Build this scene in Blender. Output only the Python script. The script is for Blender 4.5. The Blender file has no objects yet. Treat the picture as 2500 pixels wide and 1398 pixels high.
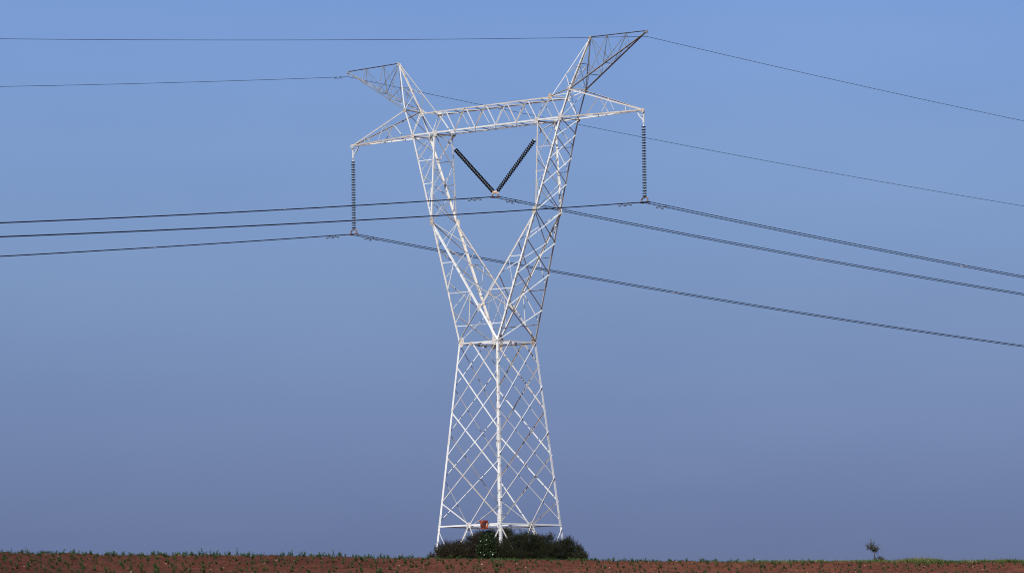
import bpy, math, random
import numpy as np
from mathutils import Vector, Matrix

R = math.radians
rng = random.Random(7)
nr = np.random.default_rng(11)
SC = bpy.context.scene
COL = SC.collection

# ------------------------------------------------------------------ camera
F_PX = 13504.0                      # focal length in pixels of a 2500 wide frame
PITCH, YAW, ROLL = 4.7815, 0.1597, 0.8107
cam = bpy.data.cameras.new('camera')
cam.sensor_width = 36.0
cam.lens = F_PX / 2500 * 36
cam.clip_start = 0.5
cam.clip_end = 12000
camo = bpy.data.objects.new('camera', cam)
COL.objects.link(camo)
CM = Matrix.Rotation(R(-YAW), 4, 'Z') @ Matrix.Rotation(R(90 + PITCH), 4, 'X') @ Matrix.Rotation(R(-ROLL), 4, 'Z')
camo.matrix_world = CM
SC.camera = camo

# ------------------------------------------------------------------ light
SUN_LEFT, SUN_EL = 20.0, 39.0       # degrees to the left of straight behind the camera, height
sd = Vector((-math.sin(R(SUN_LEFT)) * math.cos(R(SUN_EL)), -math.cos(R(SUN_LEFT)) * math.cos(R(SUN_EL)), math.sin(R(SUN_EL))))
sl = bpy.data.lights.new('sun', 'SUN')
sl.energy = 4.6
sl.angle = R(0.5)
sl.color = (1.0, 0.965, 0.91)
so = bpy.data.objects.new('sun', sl)
so.rotation_euler = (-sd).to_track_quat('-Z', 'Y').to_euler()
so.location = (0, 0, 60)
COL.objects.link(so)

world = bpy.data.worlds.new('World')
SC.world = world
world.use_nodes = True
nt = world.node_tree
nt.nodes.clear()
wout = nt.nodes.new('ShaderNodeOutputWorld')
bg = nt.nodes.new('ShaderNodeBackground')
sky = nt.nodes.new('ShaderNodeTexSky')
sky.sky_type = 'NISHITA'
sky.sun_disc = False
sky.sun_elevation = R(SUN_EL)
sky.sun_rotation = math.atan2(sd.x, sd.y)
sky.air_density = 1.0
sky.dust_density = 0.6
sky.ozone_density = 1.6
tc = nt.nodes.new('ShaderNodeTexCoord')
sx = nt.nodes.new('ShaderNodeSeparateXYZ')
ramp = nt.nodes.new('ShaderNodeValToRGB')
mr = nt.nodes.new('ShaderNodeMapRange')
mr.inputs['From Min'].default_value = 0.0
mr.inputs['From Max'].default_value = 0.25
nt.links.new(tc.outputs['Generated'], sx.inputs[0])
nt.links.new(sx.outputs['Z'], mr.inputs['Value'])
nt.links.new(mr.outputs[0], ramp.inputs[0])
mul = nt.nodes.new('ShaderNodeMix')
mul.data_type = 'RGBA'
mul.blend_type = 'MULTIPLY'
mul.inputs[0].default_value = 1.0
nt.links.new(sky.outputs[0], mul.inputs[6])
nt.links.new(ramp.outputs[0], mul.inputs[7])
wn = nt.nodes.new('ShaderNodeTexNoise')
wn.inputs['Scale'].default_value = 14.0
wn.inputs['Detail'].default_value = 5.0
wmp = nt.nodes.new('ShaderNodeMapping')
wmp.inputs['Scale'].default_value = (1.0, 1.0, 3.0)
nt.links.new(tc.outputs['Generated'], wmp.inputs[0])
nt.links.new(wmp.outputs[0], wn.inputs['Vector'])
wr = nt.nodes.new('ShaderNodeValToRGB')
wr.color_ramp.elements[0].position = 0.3; wr.color_ramp.elements[0].color = (0.955, 0.965, 0.975, 1)
wr.color_ramp.elements[1].position = 0.7; wr.color_ramp.elements[1].color = (1.045, 1.035, 1.02, 1)
nt.links.new(wn.outputs['Fac'], wr.inputs[0])
mul2 = nt.nodes.new('ShaderNodeMix')
mul2.data_type = 'RGBA'
mul2.blend_type = 'MULTIPLY'
mul2.inputs[0].default_value = 1.0
nt.links.new(mul.outputs[2], mul2.inputs[6])
nt.links.new(wr.outputs[0], mul2.inputs[7])
nt.links.new(mul2.outputs[2], bg.inputs[0])
bg.inputs[1].default_value = 0.0875
nt.links.new(bg.outputs[0], wout.inputs[0])
# haze bank: how the sky dims and greys towards the horizon (position = z / 0.25)
SKY = [(0.0, (0.16, 0.19, 0.50)), (0.156, (0.237, 0.287, 0.630)), (0.231, (0.312, 0.362, 0.695)), (0.334, (0.411, 0.479, 0.785)), (0.438, (0.513, 0.593, 0.915)), (0.533, (0.536, 0.639, 1.006)), (1.0, (0.6, 0.7, 1.0))]
cr = ramp.color_ramp
while len(cr.elements) < len(SKY):
    cr.elements.new(0.5)
for e, (p, c) in zip(cr.elements, SKY):
    e.position = p
    e.color = (*c, 1)

SC.view_settings.view_transform = 'Standard'
SC.view_settings.look = 'None'
SC.view_settings.exposure = 0.0
SC.view_settings.gamma = 1.0
SC.cycles.max_bounces = 6
SC.cycles.caustics_reflective = False
SC.cycles.caustics_refractive = False
SC.cycles.sample_clamp_indirect = 2.0
SC.cycles.sample_clamp_direct = 4.0
SC.cycles.filter_width = 1.05
SC.cycles.use_adaptive_sampling = True


# ------------------------------------------------------------------ helpers
def ray(px, py):
    """world direction through a point of the 2500 x 1398 picture, scaled to y = 1"""
    d = CM.to_3x3() @ Vector(((px - 1250) / F_PX, (699 - py) / F_PX, -1))
    return d / d.y


def at(px, py, y):
    return ray(px, py) * y


def tag(o, label=None, cat=None, group=None, kind=None):
    if label: o['label'] = label
    if cat: o['category'] = cat
    if group: o['group'] = group
    if kind: o['kind'] = kind
    return o


def empty(name, loc=(0, 0, 0), rz=0.0):
    o = bpy.data.objects.new(name, None)
    o.location = loc
    o.rotation_euler = (0, 0, rz)
    COL.objects.link(o)
    return o


def link(name, me, mat=None, parent=None):
    if mat: me.materials.append(mat)
    o = bpy.data.objects.new(name, me)
    COL.objects.link(o)
    if parent is not None: o.parent = parent
    return o


class MB:
    """collects faces of one mesh, with a random tint per member"""
    def __init__(s):
        s.v = []; s.f = []; s.t = []; s.m = []; s.mi = 0

    def add(s, vs, fs, tint=None):
        if tint is None: tint = rng.random()
        n = len(s.v)
        s.v += [tuple(p) for p in vs]
        s.f += [tuple(i + n for i in f) for f in fs]
        s.t += [tint] * len(fs)
        s.m += [s.mi] * len(fs)

    def prism(s, sec, p, q, u, v, tint=None):
        k = len(sec)
        vs = [p + u * a + v * b for a, b in sec] + [q + u * a + v * b for a, b in sec]
        fs = [(i, (i + 1) % k, k + (i + 1) % k, k + i) for i in range(k)]
        fs += [tuple(range(k - 1, -1, -1)), tuple(range(k, 2 * k))]
        s.add(vs, fs, tint)

    def angle(s, p, q, a, u, v, t=None, tint=None, b=None):
        """L section, heel along p-q, flanges towards u and v"""
        p, q = Vector(p), Vector(q)
        a = a * 0.94
        b = b or a
        t = t or max(0.008, a * 0.1)
        d = (q - p).normalized()
        u = Vector(u); u = (u - d * u.dot(d)).normalized()
        v = Vector(v); v = v - d * v.dot(d); v = (v - u * v.dot(u)).normalized()
        s.prism([(0, 0), (a, 0), (a, t), (t, t), (t, b), (0, b)], p, q, u, v, tint)

    def brace(s, p, q, a, n, out=True, up=True, tint=None, off=0.0, leg=1):
        """bracing angle lying on the face with outward normal n, bolted outside or inside"""
        p, q, n = Vector(p), Vector(q), Vector(n).normalized()
        a = a * 0.70
        d = (q - p).normalized()
        n = (n - d * n.dot(d)).normalized()
        w = n.cross(d).normalized()
        if (w.z > 0) == up: w = -w
        sh = -w * a / 2 + (n * (0.004 + off) if out else -n * (0.022 + off))
        s.angle(p + sh, q + sh, a, w, n * leg if out else -n, 0.008, tint)

    def box(s, c, u, v, w, tint=None):
        """box with centre c and half axes u, v, w"""
        c, u, v, w = Vector(c), Vector(u), Vector(v), Vector(w)
        vs = [c + u * i + v * j + w * k for k in (-1, 1) for j in (-1, 1) for i in (-1, 1)]
        s.add(vs, [(0, 2, 3, 1), (4, 5, 7, 6), (0, 1, 5, 4), (2, 6, 7, 3), (0, 4, 6, 2), (1, 3, 7, 5)], tint)

    def tube(s, pts, r, n=8, tint=None, cap=True):
        pts = [Vector(p) for p in pts]
        vs, fs = [], []
        ref = None
        for i, p in enumerate(pts):
            d = (pts[min(i + 1, len(pts) - 1)] - pts[max(i - 1, 0)]).normalized()
            if ref is None: ref = d.orthogonal().normalized()
            ref = (ref - d * ref.dot(d)).normalized()
            b = d.cross(ref)
            rr = r[i] if isinstance(r, (list, tuple)) else r
            for k in range(n):
                a = 2 * math.pi * k / n
                vs.append(p + (ref * math.cos(a) + b * math.sin(a)) * rr)
        for i in range(len(pts) - 1):
            for k in range(n):
                fs.append((i * n + k, i * n + (k + 1) % n, (i + 1) * n + (k + 1) % n, (i + 1) * n + k))
        if cap:
            fs.append(tuple(range(n - 1, -1, -1)))
            fs.append(tuple(range((len(pts) - 1) * n, len(pts) * n)))
        s.add(vs, fs, tint)

    def lathe(s, prof, n=16, tint=None, cap=True, o=Vector((0, 0, 0)), ax=Vector((0, 0, -1))):
        """prof: list of (distance along the axis, radius)"""
        ax = Vector(ax).normalized()
        s.tube([o + ax * h for h, r in prof], [r for h, r in prof], n, tint, cap)

    def build(s, name, mat, parent=None, smooth=False, mat2=None):
        me = bpy.data.meshes.new(name)
        me.from_pydata(s.v, [], s.f)
        at_ = me.attributes.new('tint', 'FLOAT', 'FACE')
        at_.data.foreach_set('value', s.t)
        if smooth: me.polygons.foreach_set('use_smooth', [True] * len(me.polygons))
        me.update()
        o = link(name, me, mat, parent)
        if mat2:
            me.materials.append(mat2)
            me.polygons.foreach_set('material_index', s.m)
        return o


# ------------------------------------------------------------------ materials
def new_mat(name):
    m = bpy.data.materials.new(name)
    m.use_nodes = True
    n = m.node_tree
    return m, n, n.nodes['Principled BSDF']


def nd(n, typ, **kw):
    x = n.nodes.new(typ)
    for k, v in kw.items(): setattr(x, k, v)
    return x


def noise(n, scale, detail=4, rough=0.55, vec=None, dist=0.0):
    x = nd(n, 'ShaderNodeTexNoise')
    x.inputs['Scale'].default_value = scale
    x.inputs['Detail'].default_value = detail
    x.inputs['Roughness'].default_value = rough
    x.inputs['Distortion'].default_value = dist
    if vec is not None: n.links.new(vec, x.inputs['Vector'])
    return x.outputs['Fac']


def rampn(n, fac, stops):
    x = nd(n, 'ShaderNodeValToRGB')
    c = x.color_ramp
    while len(c.elements) < len(stops): c.elements.new(0.5)
    for e, (p, col) in zip(c.elements, stops):
        e.position = p
        e.color = (*col, 1) if len(col) == 3 else col
    n.links.new(fac, x.inputs[0])
    return x.outputs['Color']


def mix(n, fac, a, b, mode='MIX'):
    x = nd(n, 'ShaderNodeMix', data_type='RGBA', blend_type=mode)
    for i, s in ((0, fac), (6, a), (7, b)):
        if hasattr(s, 'is_output') or hasattr(s, 'links'): n.links.new(s, x.inputs[i])
        else: x.inputs[i].default_value = s if i == 0 else (*s, 1)
    return x.outputs[2]


def steel_mat(name, rust=0.5, base=(0.75, 0.755, 0.73), beige=(0.62, 0.54, 0.46), rusty=(0.28, 0.19, 0.15)):
    """old white paint on angle steel, member by member cleaner or rustier"""
    m, n, b = new_mat(name)
    t = nd(n, 'ShaderNodeAttribute', attribute_name='tint').outputs['Fac']
    co = nd(n, 'ShaderNodeTexCoord').outputs['Object']
    col = rampn(n, t, [(0.0, base), (0.45, base), (0.68, tuple(0.5 * x + 0.5 * y for x, y in zip(base, beige))), (0.86, beige), (1.0, tuple(0.66 * x for x in beige))])
    dirt = rampn(n, noise(n, 1.7, 5, 0.6, co), [(0.45, (0, 0, 0)), (0.72, (1, 1, 1))])
    col = mix(n, dirt, col, mix(n, 0.45, base, beige))
    sp = rampn(n, noise(n, 6.5, 6, 0.65, co, 0.4), [(0.60 - 0.07 * rust, (0, 0, 0)), (0.74 - 0.05 * rust, (1, 1, 1))])
    k = nd(n, 'ShaderNodeMath', operation='MULTIPLY')
    n.links.new(sp, k.inputs[0]); k.inputs[1].default_value = 0.65 * rust
    col = mix(n, k.outputs[0], col, rusty)
    n.links.new(col, b.inputs['Base Color'])
    b.inputs['Roughness'].default_value = 0.5
    return m


def plain(name, col, rough=0.5, metal=0.0, var=0.0, scale=8.0, spec=None):
    m, n, b = new_mat(name)
    if var:
        co = nd(n, 'ShaderNodeTexCoord').outputs['Object']
        c = rampn(n, noise(n, scale, 4, 0.6, co), [(0.3, tuple(x * (1 - var) for x in col)), (0.7, tuple(min(1, x * (1 + var)) for x in col))])
        n.links.new(c, b.inputs['Base Color'])
    else:
        b.inputs['Base Color'].default_value = (*col, 1)
    b.inputs['Roughness'].default_value = rough
    b.inputs['Metallic'].default_value = metal
    if spec is not None: b.inputs['Specular IOR Level'].default_value = spec
    return m


STEEL = steel_mat('white_painted_steel', 0.35)
STEEL_TOP = steel_mat('weathered_white_steel', 0.7, base=(0.68, 0.685, 0.665))
PLATE = steel_mat('gusset_steel', 0.8, base=(0.60, 0.58, 0.54), beige=(0.55, 0.43, 0.33))
BOLT = plain('bolt_steel', (0.10, 0.075, 0.06), 0.6, 0.3)
GALV = plain('bare_galvanised_steel', (0.36, 0.36, 0.37), 0.5, 0.45, 0.25, 5)
MARK = plain('black_stencil_paint', (0.012, 0.012, 0.014), 0.7)
GLASS = plain('dark_glazed_porcelain', (0.006, 0.010, 0.020), 0.45, spec=0.12)
CAPM = plain('bright_metal_cap', (0.62, 0.63, 0.62), 0.4, 0.2, 0.1, 30)
RUSTF = plain('rusty_fitting_iron', (0.20, 0.115, 0.085), 0.75, 0.0, 0.45, 9)
TANF = plain('weathered_tan_iron', (0.72, 0.46, 0.28), 0.7, 0.0, 0.25, 12)
CABLE = plain('oxidised_aluminium_cable', (0.026, 0.024, 0.042), 0.85, 0.0, spec=0.1)
EARTHC = plain('thin_steel_cable', (0.03, 0.035, 0.06), 0.85, 0.0, spec=0.1)
DAMP = plain('dull_grey_damper_iron', (0.10, 0.085, 0.085), 0.7, 0.1)
SPACEM = plain('pale_aluminium_spacer', (0.34, 0.32, 0.31), 0.5, 0.1)


# ------------------------------------------------------------------ the ground
DC = 301.0                                    # distance of the brow of the field
CREST = [(-400, 1345), (0, 1351), (500, 1356), (1060, 1363), (1250, 1365.5), (1430, 1368), (1900, 1372), (2500, 1373.5), (2900, 1374)]
_cr = [ray(a, b) for a, b in CREST]
CT = np.array([d.x for d in _cr]); CMm = np.array([d.z for d in _cr])


def H(x, y):
    x = np.asarray(x, float); y = np.asarray(y, float)
    t = x / np.maximum(y, 60.0)
    m = np.interp(t, CT, CMm)
    yy = np.minimum(y, 330.0)
    z = m * yy
    f = DC - y
    front = -0.12 * (np.sqrt(np.maximum(f, 0) ** 2 + 1.0) - 1.0)
    back = -0.020 * np.clip(-f, 0, 29)
    z = z + np.where(f > 0, front, back)
    # valley floor in front of the field
    fl = -1.7
    k = 1.2
    z = np.where(f > 0, np.logaddexp((z - fl) / k, 0) * k + fl, z)
    # beyond the brow the land drops gently away
    s = np.clip((y - 330) / 400, 0, 1); s = s * s * (3 - 2 * s)
    return z * (1 - s) + 1.0 * s


def vnoise(x, y, s, seed):
    """smooth value noise"""
    g = np.random.default_rng(seed).random((256, 256))
    a = x / s; b = y / s
    i = np.floor(a).astype(int); j = np.floor(b).astype(int)
    u = a - i; v = b - j
    u = u * u * (3 - 2 * u); v = v * v * (3 - 2 * v)
    G = lambda p, q: g[p % 256, q % 256]
    return (G(i, j) * (1 - u) + G(i + 1, j) * u) * (1 - v) + (G(i, j + 1) * (1 - u) + G(i + 1, j + 1) * u) * v - 0.5


def relief(x, y):
    near = np.exp(-np.maximum(np.abs(x) - 36, 0) / 4) * np.exp(-np.maximum(np.abs(y - 299) - 14, 0) / 3)
    r = 0.10 * vnoise(x, y, 2.1, 1) + 0.08 * vnoise(x, y, 0.62, 2) + 0.075 * vnoise(x, y, 0.27, 3)
    c = vnoise(x, y, 0.33, 4)
    r = r + 0.10 * np.clip(c - 0.22, 0, 1) * 2
    return r * near


xs = np.concatenate([-np.geomspace(6000, 37, 26), np.arange(-36, 36.01, 0.10), np.geomspace(37, 6000, 26)])
ys = np.concatenate([-np.geomspace(900, 20, 8), np.arange(0, 284, 8.0), np.arange(286, 312, 0.10), np.arange(313, 345, 2.0), np.geomspace(350, 9000, 26)])
GX, GY = np.meshgrid(xs, ys)
GZ = H(GX, GY) + relief(GX, GY)
nx_, ny_ = len(xs), len(ys)
me = bpy.data.meshes.new('field')
V = np.stack([GX.ravel(), GY.ravel(), GZ.ravel()], 1).astype(np.float32)
idx = np.arange(nx_ * ny_).reshape(ny_, nx_)
Q = np.stack([idx[:-1, :-1].ravel(), idx[:-1, 1:].ravel(), idx[1:, 1:].ravel(), idx[1:, :-1].ravel()], 1).astype(np.int32)
me.vertices.add(len(V)); me.vertices.foreach_set('co', V.ravel())
me.loops.add(Q.size); me.loops.foreach_set('vertex_index', Q.ravel())
me.polygons.add(len(Q)); me.polygons.foreach_set('loop_start', np.arange(0, Q.size, 4, dtype=np.int32))
me.update(calc_edges=True); me.validate()

m, n, b = new_mat('red_soil')
co = nd(n, 'ShaderNodeTexCoord').outputs['Object']
c1 = rampn(n, noise(n, 2.3, 8, 0.72, co), [(0.30, (0.074, 0.026, 0.0135)), (0.5, (0.142, 0.047, 0.026)), (0.70, (0.215, 0.088, 0.051))])
c2 = rampn(n, noise(n, 9.0, 5, 0.7, co), [(0.32, (0.55, 0.5, 0.48)), (0.55, (1, 1, 1)), (0.75, (1.35, 1.4, 1.4))])
col = mix(n, 1.0, c1, c2, 'MULTIPLY')
damp = rampn(n, noise(n, 0.07, 2, 0.5, co), [(0.35, (0.78, 0.74, 0.76)), (0.6, (1, 1, 1))])
col = mix(n, 1.0, col, damp, 'MULTIPLY')
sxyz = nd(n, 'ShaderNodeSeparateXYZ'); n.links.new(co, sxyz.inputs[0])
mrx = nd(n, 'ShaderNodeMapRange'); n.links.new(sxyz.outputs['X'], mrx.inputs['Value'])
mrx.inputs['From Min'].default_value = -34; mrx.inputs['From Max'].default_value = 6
# beyond this field, unseen green and fallow land added to cut red bounce light
dv = nd(n, 'ShaderNodeVectorMath', operation='DISTANCE'); n.links.new(co, dv.inputs[0]); dv.inputs[1].default_value = (0, 300, 10)
mrd = nd(n, 'ShaderNodeMapRange'); n.links.new(dv.outputs['Value'], mrd.inputs['Value'])
mrd.inputs['From Min'].default_value = 46; mrd.inputs['From Max'].default_value = 60
gcol = rampn(n, noise(n, 0.02, 4, 0.6, co), [(0.35, (0.030, 0.045, 0.014)), (0.6, (0.075, 0.075, 0.035)), (0.75, (0.12, 0.085, 0.05))])
col = mix(n, mrd.outputs[0], col, gcol)
# soil colour gets darker towards the left of the field
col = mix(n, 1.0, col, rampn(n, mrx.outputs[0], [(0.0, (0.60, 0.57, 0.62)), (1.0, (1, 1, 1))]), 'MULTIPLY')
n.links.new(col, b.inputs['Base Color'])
b.inputs['Roughness'].default_value = 0.95
b.inputs['Specular IOR Level'].default_value = 0.15
bu = nd(n, 'ShaderNodeBump'); bu.inputs['Strength'].default_value = 0.9; bu.inputs['Distance'].default_value = 0.06
n.links.new(noise(n, 7.0, 8, 0.7, co), bu.inputs['Height'])
n.links.new(bu.outputs[0], b.inputs['Normal'])
SOIL = m
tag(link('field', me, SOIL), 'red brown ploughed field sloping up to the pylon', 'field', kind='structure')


def ground(x, y):
    return float(H(x, y) + relief(np.array([x]), np.array([y]))[0])


# ------------------------------------------------------------------ the transmission tower (own axes: X across the line, Y along it)
TH = R(44.544)
T0 = Vector((0.0, 308.861, 10.733))
TW = Matrix.Translation(T0) @ Matrix.Rotation(-TH, 4, 'Z')
B0, ZR, ZW, W0 = 2.579, 1.706, 11.964, 1.525
ZE, XE, YE = 19.029, 4.085, 1.028
ZC, XO, XI, YC = 24.043, 5.857, 4.044, 0.725
ZH, XH, YH = 25.297, 5.092, 0.671
ZO, XOT = 25.599, 6.525
ZA, XA = 28.401, 7.572
ZT, XT = 23.980, 11.513
ZET, XET = 28.323, 11.793


def L(a, b, t):
    return Vector(a).lerp(Vector(b), t)


tower = empty('transmission_tower', T0, -TH)
tag(tower, 'tall white lattice steel pylon with a Y shaped head, standing in dark shrubs', 'pylon')

bolt_n = [0]


def gusset(parent, c, nrm, size, updir=(0, 0, 1), h=None, bolts=4):
    """eight sided joint plate with bolt heads"""
    nrm = Vector(nrm).normalized(); u = Vector(updir); u = (u - nrm * u.dot(nrm)).normalized(); w = nrm.cross(u)
    h = h or size
    mb = MB()
    c = Vector(c) + nrm * 0.030
    sec = [(math.cos(R(22.5 + 45 * k)) * size * 0.55, math.sin(R(22.5 + 45 * k)) * h * 0.55) for k in range(8)]
    mb.prism(sec, c - nrm * 0.005, c + nrm * 0.005, w, u)
    mb.mi = 1
    for k in range(bolts):
        a = 2 * math.pi * (k + 0.5) / bolts
        q = c + w * math.cos(a) * size * 0.30 + u * math.sin(a) * h * 0.30
        mb.tube([q + nrm * 0.004, q + nrm * 0.022], 0.018, 6)
    return mb.build('gusset_plate', PLATE, parent, mat2=BOLT)


def step_bolts(parent, p, q, d1, d2, gap=0.46, start=0.3):
    p, q = Vector(p), Vector(q)
    ln = (q - p).length
    ax = (q - p).normalized()
    k = 0; s = start
    while s < ln - 0.2:
        d = Vector(d1 if k % 2 else d2).normalized()
        o = p + ax * s
        mb = MB()
        mb.tube([o - d * 0.02, o + d * 0.15, o + d * 0.165 + Vector((0, 0, 0.035))], 0.0115, 6)
        mb.build('step_bolt', BOLT, parent)
        s += gap; k += 1


# --- body: four corner legs
corner = {'left': (-1, -1), 'near': (1, -1), 'right': (1, 1), 'far': (-1, 1)}


def cp(name, z):
    """point on a corner leg at height z"""
    s = corner[name]
    q = B0 + (W0 - B0) * z / ZW
    return Vector((s[0] * q, s[1] * q, z))


for nm, s in corner.items():
    mb = MB()
    a, bq = cp(nm, -0.42), cp(nm, ZW + 0.25)
    mb.angle(a, cp(nm, 6.6), 0.142, (-s[0], 0, 0), (0, -s[1], 0), 0.018, 0.2)
    mb.angle(cp(nm, 6.6), bq, 0.130, (-s[0], 0, 0), (0, -s[1], 0), 0.016, 0.35)
    leg = mb.build('corner_leg', STEEL, tower)
    for zc_ in (6.6, 2.1):
        for d, o in (((-s[0], 0, 0), (0, s[1], 0)), ((0, -s[1], 0), (s[0], 0, 0))):
            dv, ov = Vector(d), Vector(o)
            sp = MB()
            c = cp(nm, zc_) + dv * 0.085 + ov * 0.007
            ax = (cp(nm, 8) - cp(nm, 2)).normalized()
            sp.box(c, dv * 0.075, ax * 0.32, ov * 0.006, 0.3)
            for k in range(6):
                for j in (-1, 1):
                    q = c + ax * (-0.26 + 0.104 * k) + dv * 0.034 * j + ov * 0.006
                    sp.mi = 1
                    sp.tube([q - ov * 0.001, q + ov * 0.014], 0.013, 6)
            sp.build('splice_plate', STEEL, leg, mat2=BOLT)
    if nm == 'near':
        step_bolts(leg, cp(nm, 1.9), cp(nm, ZW), (-0.2, -1, 0), (1, 0.2, 0), 0.46)
        # painted figure and dots low on the leg
        mk = MB()
        pts = [(0.02, 0.26), (0.05, 0.295), (0.09, 0.285), (0.11, 0.24), (0.10, 0.18), (0.06, 0.10), (0.02, 0.03), (0.12, 0.03)]
        base = cp(nm, 0.98)
        ax = (cp(nm, 8) - cp(nm, 2)).normalized()
        for (x0, z0), (x1, z1) in zip(pts, pts[1:]):
            p = base + Vector((-0.155 + x0, -0.004, 0)) + ax * z0
            q = base + Vector((-0.155 + x1, -0.004, 0)) + ax * z1
            d = (q - p).normalized()
            mk.box((p + q) / 2, d * ((q - p).length / 2 + 0.008), d.cross(Vector((0, -1, 0))) * 0.012, Vector((0, -0.002, 0)))
        mk.build('stencilled_mark', MARK, leg)
        for z in (1.60, 1.75, 1.42, 0.78, 0.66):
            bb = MB()
            q = cp(nm, z) + Vector((-0.08, 0, 0))
            bb.tube([q, q + Vector((0, -0.016, 0))], 0.022, 6)
            bb.build('bolt_head', BOLT, leg)

faces = [('left', 'near', (0, -1, 0)), ('near', 'right', (1, 0, 0)), ('right', 'far', (0, 1, 0)), ('far', 'left', (-1, 0, 0))]


def zfr(t):      # fraction down from the waist to the base frame
    return ZW + (ZR - ZW) * t


ODD = [0.130, 0.378, 0.622, 0.872]
EVEN = [0.0, 0.243, 0.490, 0.735, 0.975]
bf = MB(); wf = MB()
for a, c, nrm in faces:
    mb = MB()
    slope = Vector(nrm); slope.z = (B0 - W0) / ZW
    fn = slope.normalized()
    mid_w = L(cp(a, ZW), cp(c, ZW), 0.32)
    mid_r = L(cp(a, ZR), cp(c, ZR), 0.5)
    od = [cp(a, zfr(t)) for t in ODD]
    ev = [cp(c, zfr(t)) for t in EVEN]
    S = 0.080
    # one family falling to the right, bolted inside; the other rising to the right, outside
    for p, q in ((mid_w, ev[1]), (od[0], ev[2]), (od[1], ev[3]), (od[2], ev[4]), (od[3], mid_r)):
        mb.brace(p, q, S, fn, out=False)
    for p, q in ((mid_w, od[0]), (ev[0], od[1]), (ev[1], od[2]), (ev[2], od[3]), (ev[3], mid_r)):
        mb.brace(p, q, S, fn, out=True, leg=(-1 if nrm == (0, -1, 0) else 1))
    mb.build('face_bracing', STEEL, tower)
    # struts below the base frame
    ls = MB()
    n1, n2 = L(cp(a, ZR - 0.15), cp(c, ZR - 0.15), 0.0), L(cp(a, ZR - 0.15), cp(c, ZR - 0.15), 1.0)
    g1 = L(cp(a, -0.35), cp(c, -0.35), 0.27); g2 = L(cp(a, -0.35), cp(c, -0.35), 0.73)
    ls.brace(n1, g1, 0.075, fn, out=True)
    ls.brace(mid_r, g1, 0.085, fn, out=True, off=0.01)
    ls.brace(mid_r, g2, 0.085, fn, out=True, off=0.01)
    ls.brace(n2, g2, 0.075, fn, out=True)
    ls.build('foot_strut', STEEL, tower)
    bf.brace(cp(a, ZR), cp(c, ZR), 0.125, fn, out=True, off=0.012, tint=0.1, leg=-1)
    wf.brace(cp(a, ZW - 0.05), cp(c, ZW - 0.05), 0.11, fn, out=True, off=0.012, leg=-1)
    gusset(tower, mid_r, fn, 0.42, h=0.30, bolts=6)
    gusset(tower, mid_w - Vector((0, 0, 0.08)), fn, 0.20, bolts=3)
    for e, t in ((a, 0.08), (c, 0.92)):
        gusset(tower, L(cp(a, ZW), cp(c, ZW), t) + Vector((0, 0, 0.02)), fn, 0.34, h=0.55, bolts=6)
# plan bracing across base and waist
m4 = [L(cp(a, ZR), cp(c, ZR), 0.5) for a, c, _ in faces]
for i in range(4):
    bf.angle(m4[i], m4[(i + 1) % 4], 0.07, (0, 0, -1), (0, 0, 0) if False else (m4[i] + m4[(i + 1) % 4]) * -1)
bf.build('base_frame', STEEL, tower)
m4 = [L(cp(a, ZW - 0.05), cp(c, ZW - 0.05), 0.5) for a, c, _ in faces]
for i in range(4):
    wf.angle(m4[i], m4[(i + 1) % 4], 0.08, (0, 0, -1), (m4[i] + m4[(i + 1) % 4]) * -1)
wf.build('waist_frame', STEEL, tower)


# --- yoke: two bent lattice arms
def P(s, u, which):
    """named node of the head; s = -1 left arm, 1 right arm; u = -1 front face, 1 back face"""
    d = {'w': (W0, W0, ZW), 'wi': (-W0, W0, ZW), 'e': (XE, YE, ZE), 'co': (XO, YC, ZC), 'ci': (XI, YC, ZC),
         'h': (XH, YH, ZH), 'o': (XOT, YH, ZO), 'a': (XA, 0.0, ZA), 't': (XT, 0.0, ZT), 'et': (XET, 0.0, ZET)}[which]
    return Vector((s * d[0], u * d[1], d[2]))


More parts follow.
